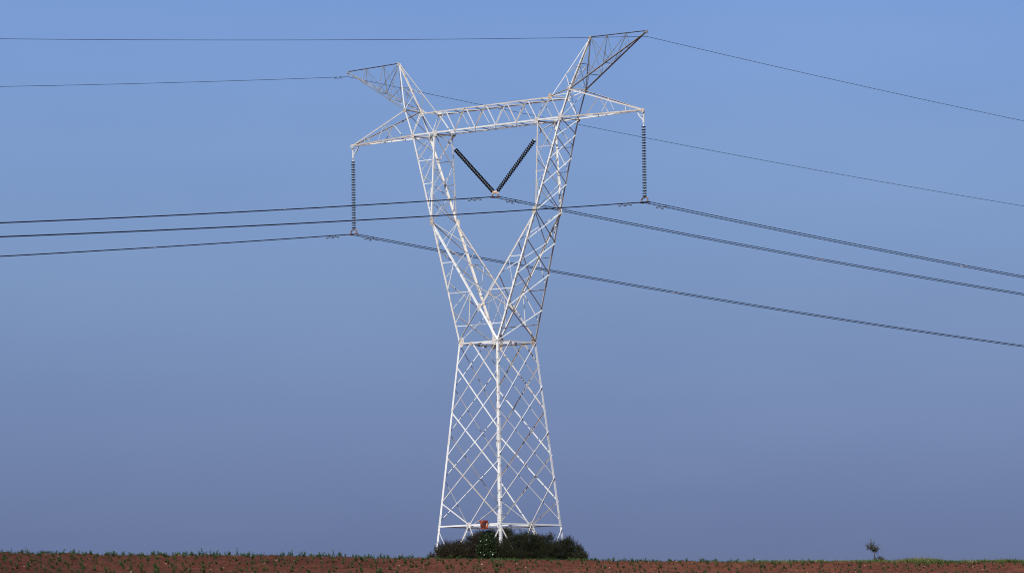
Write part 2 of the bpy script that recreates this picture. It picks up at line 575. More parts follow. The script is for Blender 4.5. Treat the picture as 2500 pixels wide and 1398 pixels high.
XT_ = W0 / (W0 + XE)
for s in (-1, 1):
    arm = empty('yoke_arm')
    arm.parent = tower
    for u in (-1, 1):
        mb = MB()
        w, e, co_, ci = P(s, u, 'w'), P(s, u, 'e'), P(s, u, 'co'), P(s, u, 'ci')
        wi = P(s, u, 'wi')
        cross = L(wi, e, XT_)
        o = P(s, u, 'o')
        mb.angle(w, e, 0.115, (-s, 0, 0), (0, -u, 0), 0.014)
        mb.angle(e, co_, 0.102, (-s, 0, 0), (0, -u, 0), 0.012)
        mb.angle(co_, o, 0.095, (-s, 0, 0), (0, -u, 0), 0.012)
        off = Vector((0, -u * 0.006 * (1 if s > 0 else 0), 0))
        mb.angle(e, cross + off, 0.105, (s, 0, 0), (0, -u, 0), 0.012)
        mb.angle(cross + off + Vector((0, u * 0.02, 0)), wi + Vector((0, u * 0.02, 0)), 0.085, (-s, 0, 0), (0, u, 0), 0.010)
        mb.angle(e, ci, 0.088, (s, 0, 0), (0, -u, 0), 0.011)
        ch = mb.build('arm_chord', STEEL, arm)
        # --- bracing of the flat face, lower part
        br = MB()
        fn = (w - wi).cross(e - w).normalized()
        if fn.y * u < 0: fn = -fn
        lo = lambda t: L(e, w, t)
        li = lambda t: L(e, wi, t)
        S = 0.06
        lv = [0.11, 0.345, 0.595, 0.865]
        for t in lv:
            br.brace(lo(t), li(t), S, fn, out=False)
        br.brace(li(lv[1]), lo(lv[2] - 0.01), 0.05, fn, out=True)
        br.brace(li(lv[2]), lo(lv[3] - 0.01), 0.05, fn, out=True)
        br.brace(li(lv[2]), L(w, cross * 0 + L(e, wi, 1.0), 0) * 0 + L(w, P(-s, u, 'e'), 0.135), 0.05, fn, out=True)
        br.brace(li(lv[0]), lo(lv[1] - 0.12), 0.045, fn, out=True)
        br.build('arm_bracing', STEEL, arm)
        br = MB()
        # upper part
        fn2 = (co_ - ci).cross(e - co_).normalized()
        if fn2.y * u < 0: fn2 = -fn2
        uo = lambda t: L(e, co_, t)
        ui = lambda t: L(e, ci, t)
        lv2 = [0.155, 0.437, 0.705]
        for t in lv2:
            br.brace(uo(t), ui(t), 0.055, fn2, out=False)
        br.brace(ui(0.98), uo(lv2[2]), 0.055, fn2, out=True)
        br.brace(ui(lv2[2]), uo(lv2[1]), 0.05, fn2, out=True)
        br.brace(ui(lv2[1]), uo(lv2[0]), 0.05, fn2, out=True)
        br.build('arm_bracing', STEEL, arm)
        br = MB()
        # head panel
        h = P(s, u, 'h')
        br.brace(co_, h, 0.075, (0, u, 0), out=True)
        br.brace(h, ci, 0.075, (0, u, 0), out=True)
        br.brace(h, o, 0.08, (0, u, 0), out=True)
        br.build('head_bracing', STEEL, arm)
        for q, sz, hh in ((e, 0.26, 0.42), (co_, 0.28, 0.30), (ci, 0.30, 0.34), (h, 0.30, 0.36), (o, 0.24, 0.24)):
            gusset(arm, q - Vector((s * 0.05, 0, 0)), (0, u, 0), sz, h=hh, bolts=5)
        if s > 0: gusset(tower, cross, (0, u, 0.1), 0.30, h=0.42, bolts=6)
        if (s, u) == (1, -1):
            step_bolts(arm, w, e, (0.3, -1, 0), (1, 0.2, 0), 0.47)
            step_bolts(arm, e, co_, (0.3, -1, 0), (1, 0.2, 0), 0.47)
        if (s, u) == (-1, 1):
            step_bolts(arm, w, e, (-0.3, 1, 0), (-1, 0.1, 0), 0.47)
            step_bolts(arm, e, co_, (-0.3, 1, 0), (-1, 0.1, 0), 0.47)
    # side faces between the front and back frames
    mb = MB()
    F, Bk = -1, 1

    def zigzag(pa, pb, n, size, seqs):
        k = 0
        for seq in seqs:
            k += 1
            for (u0, t0), (u1, t1) in zip(seq, seq[1:]):
                p = L(*(pa if u0 == F else pb), t0)
                q = L(*(pa if u1 == F else pb), t1)
                rising = (q.z - p.z) * (q.y - p.y) > 0
                if Vector(n).x > 0 and s > 0: mb.brace(p, q, size, n, out=True, up=not rising, off=0.008 * k)
                elif s > 0: mb.brace(p, q, size, n, out=not rising, up=rising, off=0.006 * k)
                else: mb.brace(p, q, size, n, out=True, up=False, leg=(-1 if Vector(n).x > 0 else 1), off=0.008 * k)

    ef, eb = P(s, F, 'e'), P(s, Bk, 'e')
    wF, wB = P(s, F, 'w'), P(s, Bk, 'w')
    nO = Vector((s, 0, -0.3)); nI = Vector((-s, 0, 0.4))
    zigzag((ef, wF), (eb, wB), nO, 0.06, [[(F, 0), (Bk, .235), (F, .478), (Bk, .75), (F, 1)], [(Bk, 0), (F, .22), (Bk, .475), (F, .735), (Bk, 1)]])
    cF, cB = L(ef, P(s, F, 'wi'), 1 - XT_ * 1.0 + 0.0) if False else L(P(s, F, 'wi'), ef, XT_), L(P(s, Bk, 'wi'), eb, XT_)
    zigzag((ef, cF), (eb, cB), nI, 0.06, [[(F, 0), (Bk, .316), (F, .65), (Bk, 1)], [(Bk, 0), (F, .306), (Bk, .65), (F, 1)]])
    nU = Vector((s, 0, -0.2))
    zigzag((ef, P(s, F, 'co')), (eb, P(s, Bk, 'co')), nU, 0.055, [[(F, 0), (Bk, .304), (F, .567), (Bk, .84), (F, 1)], [(Bk, 0), (F, .288), (Bk, .59), (F, .81), (Bk, 1)]])
    zigzag((ef, P(s, F, 'ci')), (eb, P(s, Bk, 'ci')), (-s, 0, 0), 0.055, [[(F, 1), (Bk, .605), (F, .30), (Bk, 0)], [(Bk, 1), (F, .587), (Bk, .315), (F, 0)]])
    mb.brace(P(s, F, 'co'), P(s, Bk, 'co'), 0.08, (0, 0, -1))
    mb.brace(P(s, F, 'ci'), P(s, Bk, 'ci'), 0.09, (0, 0, -1))
    mb.brace(P(s, F, 'o'), P(s, Bk, 'o'), 0.08, (0, 0, 1))
    mb.brace(P(s, F, 'h'), P(s, Bk, 'h'), 0.08, (0, 0, 1))
    # plan cross in the beam's root
    mb.brace(P(s, F, 'co'), P(s, Bk, 'ci'), 0.055, (0, 0, -1))
    mb.brace(P(s, Bk, 'co'), P(s, F, 'ci'), 0.055, (0, 0, -1), out=False)
    mb.brace(P(s, F, 'co'), P(s, Bk, 'o'), 0.05, (s, 0, 0))
    mb.brace(P(s, Bk, 'co'), P(s, F, 'o'), 0.05, (s, 0, 0), out=False)
    mb.brace(P(s, F, 'h'), P(s, Bk, 'o'), 0.05, (0, 0, 1))
    mb.build('side_bracing', STEEL, arm)

# --- bridge beam
beam = MB(); bb2 = MB()
NB = 5
for u in (-1, 1):
    l, r = P(-1, u, 'co'), P(1, u, 'co')
    beam.angle(l, r, 0.095, (0, 0, 1), (0, -u, 0), 0.012)
    hl, hr = P(-1, u, 'h'), P(1, u, 'h')
    beam.angle(hl, hr, 0.070, (0, 0, -1), (0, -u, 0), 0.010, 0.9)
    bl, brr = P(-1, u, 'ci'), P(1, u, 'ci')
    for k in range(NB):
        b0, b1 = L(bl, brr, k / NB), L(bl, brr, (k + 1) / NB)
        tx = (b0.x + b1.x) / 2
        t = Vector((tx, u * YH, ZH - 0.02))
        bb2.brace(b0, t, 0.062, (0, u, 0), out=True)
        bb2.brace(t, b1, 0.062, (0, u, 0), out=False)
# top and bottom faces
for (pa, za, cnt, nrm) in (('h', ZH, 12, (0, 0, 1)), ('ci', ZC, 11, (0, 0, -1))):
    for k in range(cnt):
        u = -1 if k % 2 else 1
        p = L(P(-1, u, pa), P(1, u, pa), k / cnt)
        q = L(P(-1, -u, pa), P(1, -u, pa), (k + 1) / cnt)
        bb2.brace(p, q, 0.055, nrm, out=False)
bridge = beam.build('bridge_beam', STEEL_TOP, tower)
bb2.build('beam_bracing', STEEL_TOP, bridge)

# --- crossarms carrying the outer phases
for s in (-1, 1):
    mb = MB(); br = MB()
    tip = P(s, 1, 't')
    for u in (-1, 1):
        co_, o = P(s, u, 'co'), P(s, u, 'o')
        dy = Vector((0, u * 0.05, 0))
        mb.angle(co_, tip + dy, 0.085, (0, 0, 1), (0, -u, 0), 0.011)
        mb.angle(o, tip + dy + Vector((0, 0, 0.05)), 0.068, (0, 0, -1), (0, -u, 0), 0.010, 0.8)
        tn = L(o, tip, 0.39); b1 = L(co_, tip, 0.31); b2 = L(co_, tip, 0.58)
        nf = Vector((0, u, 0.1))
        br.brace(tn, b1, 0.05, nf); br.brace(tn, b2, 0.05, nf, out=False)
        br.brace(L(o, tip, 0.76), L(co_, tip, 0.78), 0.045, nf)
    for k, (t0, t1) in enumerate(((0, .2), (.2, .31), (.31, .45), (.45, .58), (.58, .78))):
        u = -1 if k % 2 else 1
        br.brace(L(P(s, u, 'co'), tip, t0), L(P(s, -u, 'co'), tip, t1), 0.05, (0, 0, -1), out=False)
    for t in (.39, .76):
        br.brace(L(P(s, -1, 'o'), tip, t), L(P(s, 1, 'o'), tip, t), 0.045, (0, 0, 1), out=False)
    for t in (.58, .78):
        br.brace(L(P(s, -1, 'co'), tip, t), L(P(s, 1, 'co'), tip, t), 0.05, (0, 0, -1), out=False)
    ca = mb.build('crossarm', STEEL_TOP, tower)
    br.build('crossarm_bracing', STEEL_TOP, ca)
    # hanger under the tip: vertical plate, raking strut and a small tie
    hb = MB()
    t = tip + Vector((-s * 0.03, 0, 0))
    bot = t + Vector((-s * 0.03, 0, -0.60))
    inn = t + Vector((-s * 0.48, 0, -0.04))
    hb.box((t + bot) / 2, Vector((0.045, 0, 0)), (t - bot) / 2, Vector((0, 0.012, 0)))
    mid = L(inn, bot, 0.35) + Vector((0, 0, -0.05))
    hb.tube([inn, mid, bot + Vector((0, 0, 0.06))], 0.035, 4)
    hb.tube([L(t, bot, 0.38), L(inn, bot, 0.30)], 0.014, 5)
    hb.box(bot, Vector((0.06, 0, 0)), Vector((0, 0.02, 0)), Vector((0, 0, 0.05)))
    hb.build('hanger_bracket', STEEL_TOP, ca)
    gusset(ca, tip + Vector((-s * 0.06, -0.05, 0)), (0, -1, 0), 0.24, bolts=3)

# --- earth wire peaks
for s in (-1, 1):
    mb = MB(); br = MB(); mast = MB()
    a, et = P(s, 1, 'a'), P(s, 1, 'et')
    for u in (-1, 1):
        o, h = P(s, u, 'o'), P(s, u, 'h')
        dy = Vector((0, u * 0.035, 0))
        dn = Vector((0, 0, -0.12))
        mast.angle(o, a + dy, 0.080, (-s, 0, 0), (0, -u, 0), 0.010)
        mast.angle(h, a + dy - Vector((s * 0.02, 0, 0)), 0.060, (s, 0, 0), (0, -u, 0), 0.008)
        mb.angle(o, et + dy + dn * 0.3, 0.045, (0, 0, 1), (0, -u, 0), 0.009, b=0.13)
        nf = Vector((0, u, 0.1))
        m1, m2 = L(o, a, 0.49), L(h, a, 0.37)
        mast.brace(m1, m2, 0.045, nf); mast.brace(m2, o, 0.045, nf, out=False)
        b = [L(o, et, t) for t in (0.26, 0.46, 0.73)]
        T1, T2 = L(a, et, 0.30), L(a, et, 0.645)
        for p, q in ((a, b[0]), (a, b[1]), (T1, b[1]), (T1, b[0]), (T2, b[2]), (T2, b[1])):
            br.brace(p + dy, q, 0.040, (0, u, 0), out=(u < 0))
        br.brace(m1, b[0], 0.045, (0, u, 0))
    mb.angle(a + Vector((-s * 0.05, 0.035, 0.05)), et + Vector((0, 0.035, 0.05)), 0.055, (0, -1, 0), (0, 0, -1), 0.008)
    for t in (0.26, 0.46, 0.73):
        br.brace(L(P(s, -1, 'o'), et, t), L(P(s, 1, 'o'), et, t), 0.05, (0, 0, -1))
    br.brace(L(P(s, -1, 'o'), et, 0.26), L(P(s, 1, 'o'), et, 0.46), 0.045, (0, 0, -1), out=False)
    br.brace(L(P(s, 1, 'o'), et, 0.0), L(P(s, -1, 'o'), et, 0.26), 0.045, (0, 0, -1), out=False)
    br.brace(L(P(s, 1, 'o'), et, 0.46), L(P(s, -1, 'o'), et, 0.73), 0.045, (0, 0, -1), out=False)
    br.brace(L(P(s, -1, 'o'), a, 0.49), L(P(s, 1, 'o'), a, 0.49), 0.05, (s, 0, 0))
    br.brace(L(P(s, -1, 'o'), a, 0.49), P(s, 1, 'o'), 0.045, (s, 0, 0), out=False)
    br.brace(L(P(s, 1, 'o'), a, 0.49), P(s, -1, 'o'), 0.045, (s, 0, 0))
    pk = mb.build('earth_wire_peak', GALV, tower)
    br.build('peak_bracing', GALV, pk)
    mast.build('peak_mast', STEEL_TOP, pk)
    gusset(pk, a + Vector((0, -0.05, -0.04)), (0, -1, 0), 0.19, bolts=4)
    eb_ = MB()
    eb_.box(et + Vector((0, 0, -0.02)), Vector((0.07, 0, 0)), Vector((0, 0.04, 0)), Vector((0, 0, 0.075)))
    eb_.tube([et + Vector((0, 0, -0.1)), et + Vector((0, 0, -0.26))], 0.018, 6)
    eb_.build('wire_bracket', GALV, pk)
    if s > 0: step_bolts(pk, P(s, -1, 'o'), a, (0.3, -1, 0), (-0.9, -0.3, 0), 0.5, 0.3)
    else: step_bolts(pk, P(s, 1, 'o'), a, (0.6, 0.8, 0), (0.9, -0.3, 0.0), 0.5, 0.3)

# --- V string anchor under the beam root on each side
for s in (-1, 1):
    mb = MB()
    q = Vector((s * 3.62, 0, 23.55))
    mb.angle(Vector((s * XI, -YC, ZC - 0.02)), q, 0.06, (0, 1, 0), (-s, 0, 0))
    mb.angle(Vector((s * XI, YC, ZC - 0.02)), q, 0.06, (0, -1, 0), (-s, 0, 0))
    mb.box(q, Vector((0.05, 0, 0)), Vector((0, 0.02, 0)), Vector((0, 0, 0.09)))
    mb.build('string_anchor', STEEL_TOP, bridge)


# ------------------------------------------------------------------ insulator strings
disc_b = MB()
disc_b.lathe([(0.075, 0.045), (0.080, 0.075), (0.082, 0.100), (0.092, 0.122), (0.106, 0.128), (0.120, 0.124), (0.124, 0.110), (0.114, 0.085), (0.124, 0.075), (0.112, 0.055), (0.112, 0.015)], 20)
cap_b = MB()
cap_b.lathe([(0.0, 0.016), (0.004, 0.034), (0.025, 0.046), (0.060, 0.048), (0.078, 0.046)], 12)
cap_b.lathe([(0.112, 0.013), (0.150, 0.013)], 6)
NDISC, PITCHD = 27, 0.146


def make_string(name, label, group, base, axis, rot_ok=True):
    """a chain of cap and pin discs hanging from base along axis (tower axes)"""
    root = bpy.data.objects.new(name, None); COL.objects.link(root)
    ax = Vector(axis).normalized()
    q = ax.rotation_difference(Vector((0, 0, -1))).inverted()
    M = TW @ Matrix.Translation(base) @ q.to_matrix().to_4x4()
    root.matrix_world = M
    tag(root, label, 'insulator', group)
    return root


d0 = c0 = None


def fill_string(root, lead, n=NDISC):
    global d0, c0
    for k in range(n):
        z = -(lead + k * PITCHD)
        if d0 is None:
            d0 = disc_b.build('insulator_disc', GLASS, root, True)
            c0 = cap_b.build('metal_cap', CAPM, d0, True)
            d, c = d0, c0
        else:
            d = d0.copy(); c = c0.copy()
            COL.objects.link(d); COL.objects.link(c)
            d.parent = root; c.parent = d
        d.location = (0, 0, z)
    lk = MB()
    lk.tube([(0, 0, 0.0), (0, 0, -lead)], 0.016, 6)
    lk.tube([(0, 0, -lead * 0.45), (0, 0, -lead * 0.45 - 0.07)], 0.034, 6)
    lk.build('shackle', PLATE, root)


ZB_L, ZB_R, ZB_C = 18.92, 18.95, 20.165
SEP = 0.46


def clamp_yoke(root, M, zend, zwire, mat, vee=False):
    """horseshoe yoke over two cable clamps, built in tower axes then parented to the string"""
    inv = root.matrix_world.inverted() @ TW
    cx = M.x
    mb = MB()
    pts = []
    h0 = zwire + 0.12
    top = zwire + (0.27 if not vee else 0.25)
    for k in range(9):
        a = math.pi * k / 8
        pts.append(Vector((cx - math.cos(a) * SEP / 2, 0, h0 + math.sin(a) * (top - h0))))
    mb.tube(pts, 0.040, 6)
    if not vee:
        mb.tube([Vector((cx, 0, zend)), Vector((cx, 0, top))], [0.02, 0.035], 6)
    else:
        mb.box(Vector((cx, 0, top + 0.0)), Vector((0.17, 0, 0)), Vector((0, 0.018, 0)), Vector((0, 0, 0.06)))
        for s in (-1, 1):
            mb.tube([Vector((cx + s * 0.11, 0, top)), Vector((cx + s * 0.20, 0, zend))], 0.035, 6)
    for v in range(len(mb.v)):
        mb.v[v] = tuple(inv @ Vector(mb.v[v]))
    yk = mb.build('cable_yoke', mat, root, True)
    for s in (-1, 1):
        cb = MB()
        x = cx + s * SEP / 2
        cb.tube([Vector((x, 0, h0 + 0.02)), Vector((x, 0, zwire + 0.0))], 0.026, 6)
        cb.tube([Vector((x, -0.17, zwire - 0.035)), Vector((x, -0.08, zwire - 0.01)), Vector((x, 0.08, zwire - 0.01)), Vector((x, 0.17, zwire - 0.03))], [0.03, 0.046, 0.046, 0.03], 8)
        cb.tube([Vector((x, -0.05, zwire + 0.0)), Vector((x, -0.05, zwire + 0.07))], 0.03, 6)
        for v in range(len(cb.v)):
            cb.v[v] = tuple(inv @ Vector(cb.v[v]))
        cb.build('cable_clamp', RUSTF, yk, True)


for s, nm, zb in ((-1, 'left', ZB_L), (1, 'right', ZB_R)):
    top = Vector((s * (XT - 0.06), 0, ZT - 0.60))
    lead = 0.20
    lab = ('vertical string of dark insulator discs hanging from the left crossarm tip' if s < 0 else
           'vertical string of dark insulator discs hanging from the right crossarm tip')
    r_ = make_string('insulator_string', lab, 'insulator strings hanging from the pylon', top, (0, 0, -1))
    fill_string(r_, lead)
    clamp_yoke(r_, top, top.z - lead - NDISC * PITCHD, zb, RUSTF)

VB = Vector((0, 0, ZB_C + 0.30))
for s, lab in ((-1, 'left side of the V of insulators, its dark discs packed into a dense bar'),
               (1, 'right side of the V of insulators, with bright gaps between its discs')):
    a = Vector((s * 3.62, 0, 23.53))
    e = Vector((s * 0.20, 0, ZB_C + 0.33))
    ln = (e - a).length
    r_ = make_string('insulator_string', lab, 'insulator strings hanging from the pylon', a, e - a)
    fill_string(r_, ln - NDISC * PITCHD)
    if s < 0: clamp_yoke(r_, Vector((0, 0, 0)), ZB_C + 0.33, ZB_C, TANF, True)

# ------------------------------------------------------------------ cables
SPAN = 170.0


def cable(x, z0, cR, cL, rad, mat, name, label, cat, group):
    """one cable through its clamp, sagging away on both sides; y runs along the line"""
    pts = []
    ss = [i * 2.0 for i in range(int(SPAN / 2), 0, -1)] + [1.0, 0.5]
    for s in ss: pts.append(Vector((x, -s, z0 + cL[0] * s + cL[1] * s * s)))
    pts.append(Vector((x, 0, z0)))
    for s in reversed(ss): pts.append(Vector((x, s, z0 + cR[0] * s + cR[1] * s * s)))
    mb = MB(); mb.tube(pts, rad, 8, 0.5)
    o = mb.build(name, mat, None, True)
    o.matrix_world = TW
    tag(o, label, cat, group)
    return o


def damper(x, y, z, slope, label, sc=1.0, top=True):
    root = empty('vibration_damper')
    root.matrix_world = TW @ Matrix.Translation((x, y, z)) @ Matrix.Rotation(math.atan(slope), 4, 'X')
    mb = MB()
    mb.tube([(0, 0, 0.035), (0, 0, -0.085 * sc)], 0.022 * sc, 6)
    mb.tube([(0, -0.05 * sc, 0.0), (0, 0.05 * sc, 0.0)], 0.030, 8)
    mb.build('damper_clamp', DAMP, root, True)
    mb = MB()
    mb.tube([(0, -0.24 * sc, -0.115 * sc), (0, -0.1 * sc, -0.09 * sc), (0, 0, -0.08 * sc), (0, 0.1 * sc, -0.09 * sc), (0, 0.24 * sc, -0.115 * sc)], 0.010, 6)
    mb.build('messenger_wire', DAMP, root, True)
    for s in (-1, 1):
        mb = MB()
        mb.tube([(0, s * 0.12 * sc, -0.097 * sc), (0, s * 0.16 * sc, -0.11 * sc), (0, s * 0.26 * sc, -0.122 * sc), (0, s * 0.29 * sc, -0.124 * sc)], [0.020 * sc, 0.032 * sc, 0.032 * sc, 0.022 * sc], 8)
        mb.build('damper_weight', DAMP, root, True)
    tag(root, label, 'damper', 'vibration dampers on the cables')


phases = [  # centre x, z, right (a, b), left (a, b), name
    (-XT, ZB_L, (-0.08253, 0.000302), (-0.10817, 0.000237), 'the lowest pair'),
    (0.0, ZB_C, (-0.08317, 0.000305), (-0.10930, 0.000293), 'the middle pair'),
    (XT, ZB_R, (-0.08510, 0.000300), (-0.11010, 0.000270), 'the topmost pair'),
]
where = ['the left insulator string', 'the V insulators', 'the right insulator string']
for i, (x, z, cR, cL, nm) in enumerate(phases):
    for s in (-1, 1):
        wh = 'upper' if s > 0 else 'lower'
        cable(x + s * SEP / 2, z, cR, cL, 0.0205, CABLE, 'power_cable', f'{wh} of the two dark cables right of the pylon in {nm}', 'cable', 'twin power cables')
        for yy, c, side in ((-1.66, cL, 'left'), (1.38, cR, 'right')):
            q = abs(yy)
            zz = z + c[0] * q + c[1] * q * q
            sl_ = (-(c[0] + 2 * c[1] * q)) if yy < 0 else (c[0] + 2 * c[1] * q)
            nf = ('nearer the pylon' if yy < 0 else 'farther from the clamp') if s > 0 else ('farther from the clamp' if yy < 0 else 'nearer the clamp')
            damper(x + s * SEP / 2, yy, zz, sl_, f'{"right" if s > 0 else "left"} hand one of two small dampers just {side} of {where[i]}')


def spacer_at(i, px, right):
    x, z, cR, cL, nm = phases[i]
    c = cR if right else cL
    s = 20.0
    Ri = CM.to_3x3().inverted()
    for _ in range(60):
        p = Vector((x, s if right else -s, z + c[0] * s + c[1] * s * s))
        v = Ri @ (TW @ p)
        u = 1250 + F_PX * v.x / -v.z
        s += (px - u) / 43.7 / 0.75 * (1 if right else -1)
    p = Vector((x, s if right else -s, z + c[0] * s + c[1] * s * s))
    mb = MB()
    root = empty('cable_spacer')
    root.matrix_world = TW @ Matrix.Translation(p)
    mb.box((0, 0, 0), Vector((SEP / 2 - 0.03, 0, 0)), Vector((0, 0.018, 0)), Vector((0, 0, 0.016)))
    mb.build('spacer_bar', SPACEM, root)
    for k in (-1, 1):
        mb = MB(); mb.tube([(k * SEP / 2, -0.07, 0), (k * SEP / 2, 0.07, 0)], 0.028, 8)
        mb.build('spacer_clamp', SPACEM, root, True)
    tag(root, f'small pale spacer on {nm} of cables, {"right" if right else "left"} of the pylon', 'spacer', 'spacers along the twin cables')


for i, px, right in ((0, 1650, True), (1, 2000, True), (2, 2353, True), (0, 371, False), (1, 688, False)):
    spacer_at(i, px, right)

ezl, ezr = ZET - 0.27, ZET - 0.30
cable(-XET, ezl, (-0.0786, 0.000275), (-0.1053, 0.00030), 0.0120, EARTHC, 'earth_wire', 'thin single wire from the left peak, passing behind the pylon', 'cable', 'thin earth wires')
cable(XET, ezr, (-0.0809, 0.00028), (-0.0953, 0.000224), 0.0120, EARTHC, 'earth_wire', 'topmost thin single wire, from the tip of the tall right peak', 'cable', 'thin earth wires')
for yy, lab in ((-0.62, 'tiny damper on the thin wire left of the left peak, nearer the tip'), (-0.98, 'tiny damper on the thin wire left of the left peak, farther from the tip')):
    damper(-XET, yy, ezl - 0.1053 * abs(yy), 0.105, lab, 0.55)

# ------------------------------------------------------------------ the rusty notice on the base frame
sroot = empty('notice_plate')
c = L(cp('left', ZR), cp('near', ZR), 0.5) + Vector((0.62 * 1.38, -0.06, 0.0))
# find the place along the frame that the photograph shows
Ri = CM.to_3x3().inverted()
best = min((abs(1250 + F_PX * (Ri @ (TW @ L(cp('left', ZR), cp('near', ZR), t))).x / -(Ri @ (TW @ L(cp('left', ZR), cp('near', ZR), t))).z - 1184), t) for t in [k / 200 for k in range(200)])[1]
c = L(cp('left', ZR), cp('near', ZR), best)
sroot.matrix_world = TW @ Matrix.Translation(c + Vector((0.09, -0.17, -0.02)))
N = 14
vs = []; fs = []
for side in (0, 1):
    for j in range(N + 1):
        for i in range(N + 1):
            u, v = i / N - 0.5, j / N - 0.5
            x = u * 0.56 + (0.03 if u > 0 else 0); z = v * 0.48
            y = 0.035 * math.sin(u * 6) * math.cos(v * 4) + 0.02 * math.sin(v * 9 + u * 3)
            if u < -0.25 and v > 0.1:
                k = (-0.25 - u) * (v - 0.1) * 10
                y -= 0.05 * k; x -= 0.10 * k
            if u > 0.38: x += -0.05 * math.sin((v + 0.5) * math.pi * 1.0) * 0.6 + 0.01
            vs.append((x, y + side * 0.006, z))
for side in (0, 1):
    o0 = side * (N + 1) ** 2
    for j in range(N):
        for i in range(N):
            q = [o0 + j * (N + 1) + i, o0 + j * (N + 1) + i + 1, o0 + (j + 1) * (N + 1) + i + 1, o0 + (j + 1) * (N + 1) + i]
            fs.append(tuple(q if side == 0 else q[::-1]))
me = bpy.data.meshes.new('plate_sheet'); me.from_pydata(vs, [], fs); me.update()
m, n, b = new_mat('rusted_enamel')
co = nd(n, 'ShaderNodeTexCoord').outputs['Object']
c1 = rampn(n, noise(n, 7, 6, 0.6, co, 0.6), [(0.36, (0.03, 0.010, 0.008)), (0.42, (0.14, 0.018, 0.008)), (0.54, (0.32, 0.045, 0.014)), (0.70, (0.52, 0.19, 0.045))])
ln_ = nd(n, 'ShaderNodeVectorMath', operation='LENGTH'); n.links.new(co, ln_.inputs[0])
cen = rampn(n, ln_.outputs['Value'], [(0.07, (0.13, 0.05, 0.10)), (0.27, (1, 1, 1))])
c1 = mix(n, 1.0, c1, cen, 'MULTIPLY')
c2 = rampn(n, noise(n, 11, 3, 0.5, co, 0.3), [(0.62, (0, 0, 0)), (0.67, (1, 1, 1))])
n.links.new(mix(n, c2, c1, (0.56, 0.36, 0.13)), b.inputs['Base Color'])
b.inputs['Roughness'].default_value = 0.85
link('plate_sheet', me, m, sroot)
mb = MB()
for x in (-0.18, 0.18): mb.box((x, 0.075, 0), Vector((0.02, 0, 0)), Vector((0, 0.07, 0)), Vector((0, 0, 0.05)))
mb.build('plate_bracket', PLATE, sroot)
tag(sroot, 'small rusty orange and red metal notice plate fixed to the lowest rail of the pylon', 'sign')


# ------------------------------------------------------------------ vegetation
def leaf_mat(name, cols, trans=0.15, rough=0.65):
    m, n, b = new_mat(name)
    t = nd(n, 'ShaderNodeAttribute', attribute_name='tint').outputs['Fac']
    k = len(cols) - 1
    c = rampn(n, t, [(i / k, col) for i, col in enumerate(cols)])
    n.links.new(c, b.inputs['Base Color'])
    b.inputs['Roughness'].default_value = rough
    b.inputs['Specular IOR Level'].default_value = 0.2
    return m


def quads(name, C, U, Wd, T, mat, parent=None, pointed=True):
    """leaves as thin rhombs: centres C, half length vectors U, half width vectors Wd, tint T"""
    N_ = len(C)
    V = np.stack([C - U, C + Wd * 0.9 - U * 0.1, C + U, C - Wd * 0.9 - U * 0.1], 1).reshape(-1, 3).astype(np.float32)
    me = bpy.data.meshes.new(name)
    me.vertices.add(len(V)); me.vertices.foreach_set('co', V.ravel())
    me.loops.add(4 * N_); me.loops.foreach_set('vertex_index', np.arange(4 * N_, dtype=np.int32))
    me.polygons.add(N_); me.polygons.foreach_set('loop_start', np.arange(0, 4 * N_, 4, dtype=np.int32))
    a = me.attributes.new('tint', 'FLOAT', 'FACE'); a.data.foreach_set('value', T.astype(np.float32))
    me.update(calc_edges=True)
    return link(name, me, mat, parent)


def unit(a):
    return a / np.maximum(np.linalg.norm(a, axis=1, keepdims=True), 1e-9)


def foliage(name, blobs, mat, parent, per=900, size=(0.03, 0.06), seed=1, sprig=0.35, hang=0.0):
    """blobs: (centre xyz, radius xyz) in the parent's axes; leaves sit in clumps on twigs through the blobs' volume"""
    g = np.random.default_rng(seed)
    Cs = []; Us = []; Ws = []; Ts = []
    for (c, r) in blobs:
        c = np.array(c, float); r = np.array(r, float)
        nc = max(14, int(per * r[0] * r[2] * 1.1))
        d = unit(g.normal(size=(nc, 3)))
        rad = g.uniform(0.25, 1.0, (nc, 1)) ** 0.45
        cc = c + d * r * rad
        keep = cc[:, 2] > c[2] - r[2] * 1.0
        cc = cc[keep]; d = d[keep]
        cl = g.uniform(0.07, 0.16, len(cc))
        ct = g.random(len(cc))
        for q, dd, s, t in zip(cc, d, cl, ct):
            k = 14
            p = q + g.normal(size=(k, 3)) * s * 0.55
            if g.random() < sprig:      # a twig shooting out of the crown
                up = dd * 0.5 + np.array([0, 0, 0.8]) + g.normal(size=3) * 0.3
                up /= np.linalg.norm(up)
                p = q + up * g.uniform(0, 1, (k, 1)) * s * 2.2 + g.normal(size=(k, 3)) * 0.022
                u = unit(up * 0.8 + g.normal(size=(k, 3)) * 0.5)
            else:
                u = unit(g.normal(size=(k, 3)) + dd * 0.4 + np.array([0, 0, 0.3]))
            w = unit(np.cross(u, g.normal(size=(k, 3))))
            ln = g.uniform(size[0], size[1], (k, 1))
            Cs.append(p); Us.append(u * ln * 0.5 * 1.6); Ws.append(w * ln * 0.33)
            Ts.append(np.clip(t * 0.75 + g.random(k) * 0.3, 0, 1))
    return quads(name, np.concatenate(Cs), np.concatenate(Us), np.concatenate(Ws), np.concatenate(Ts), mat, parent)


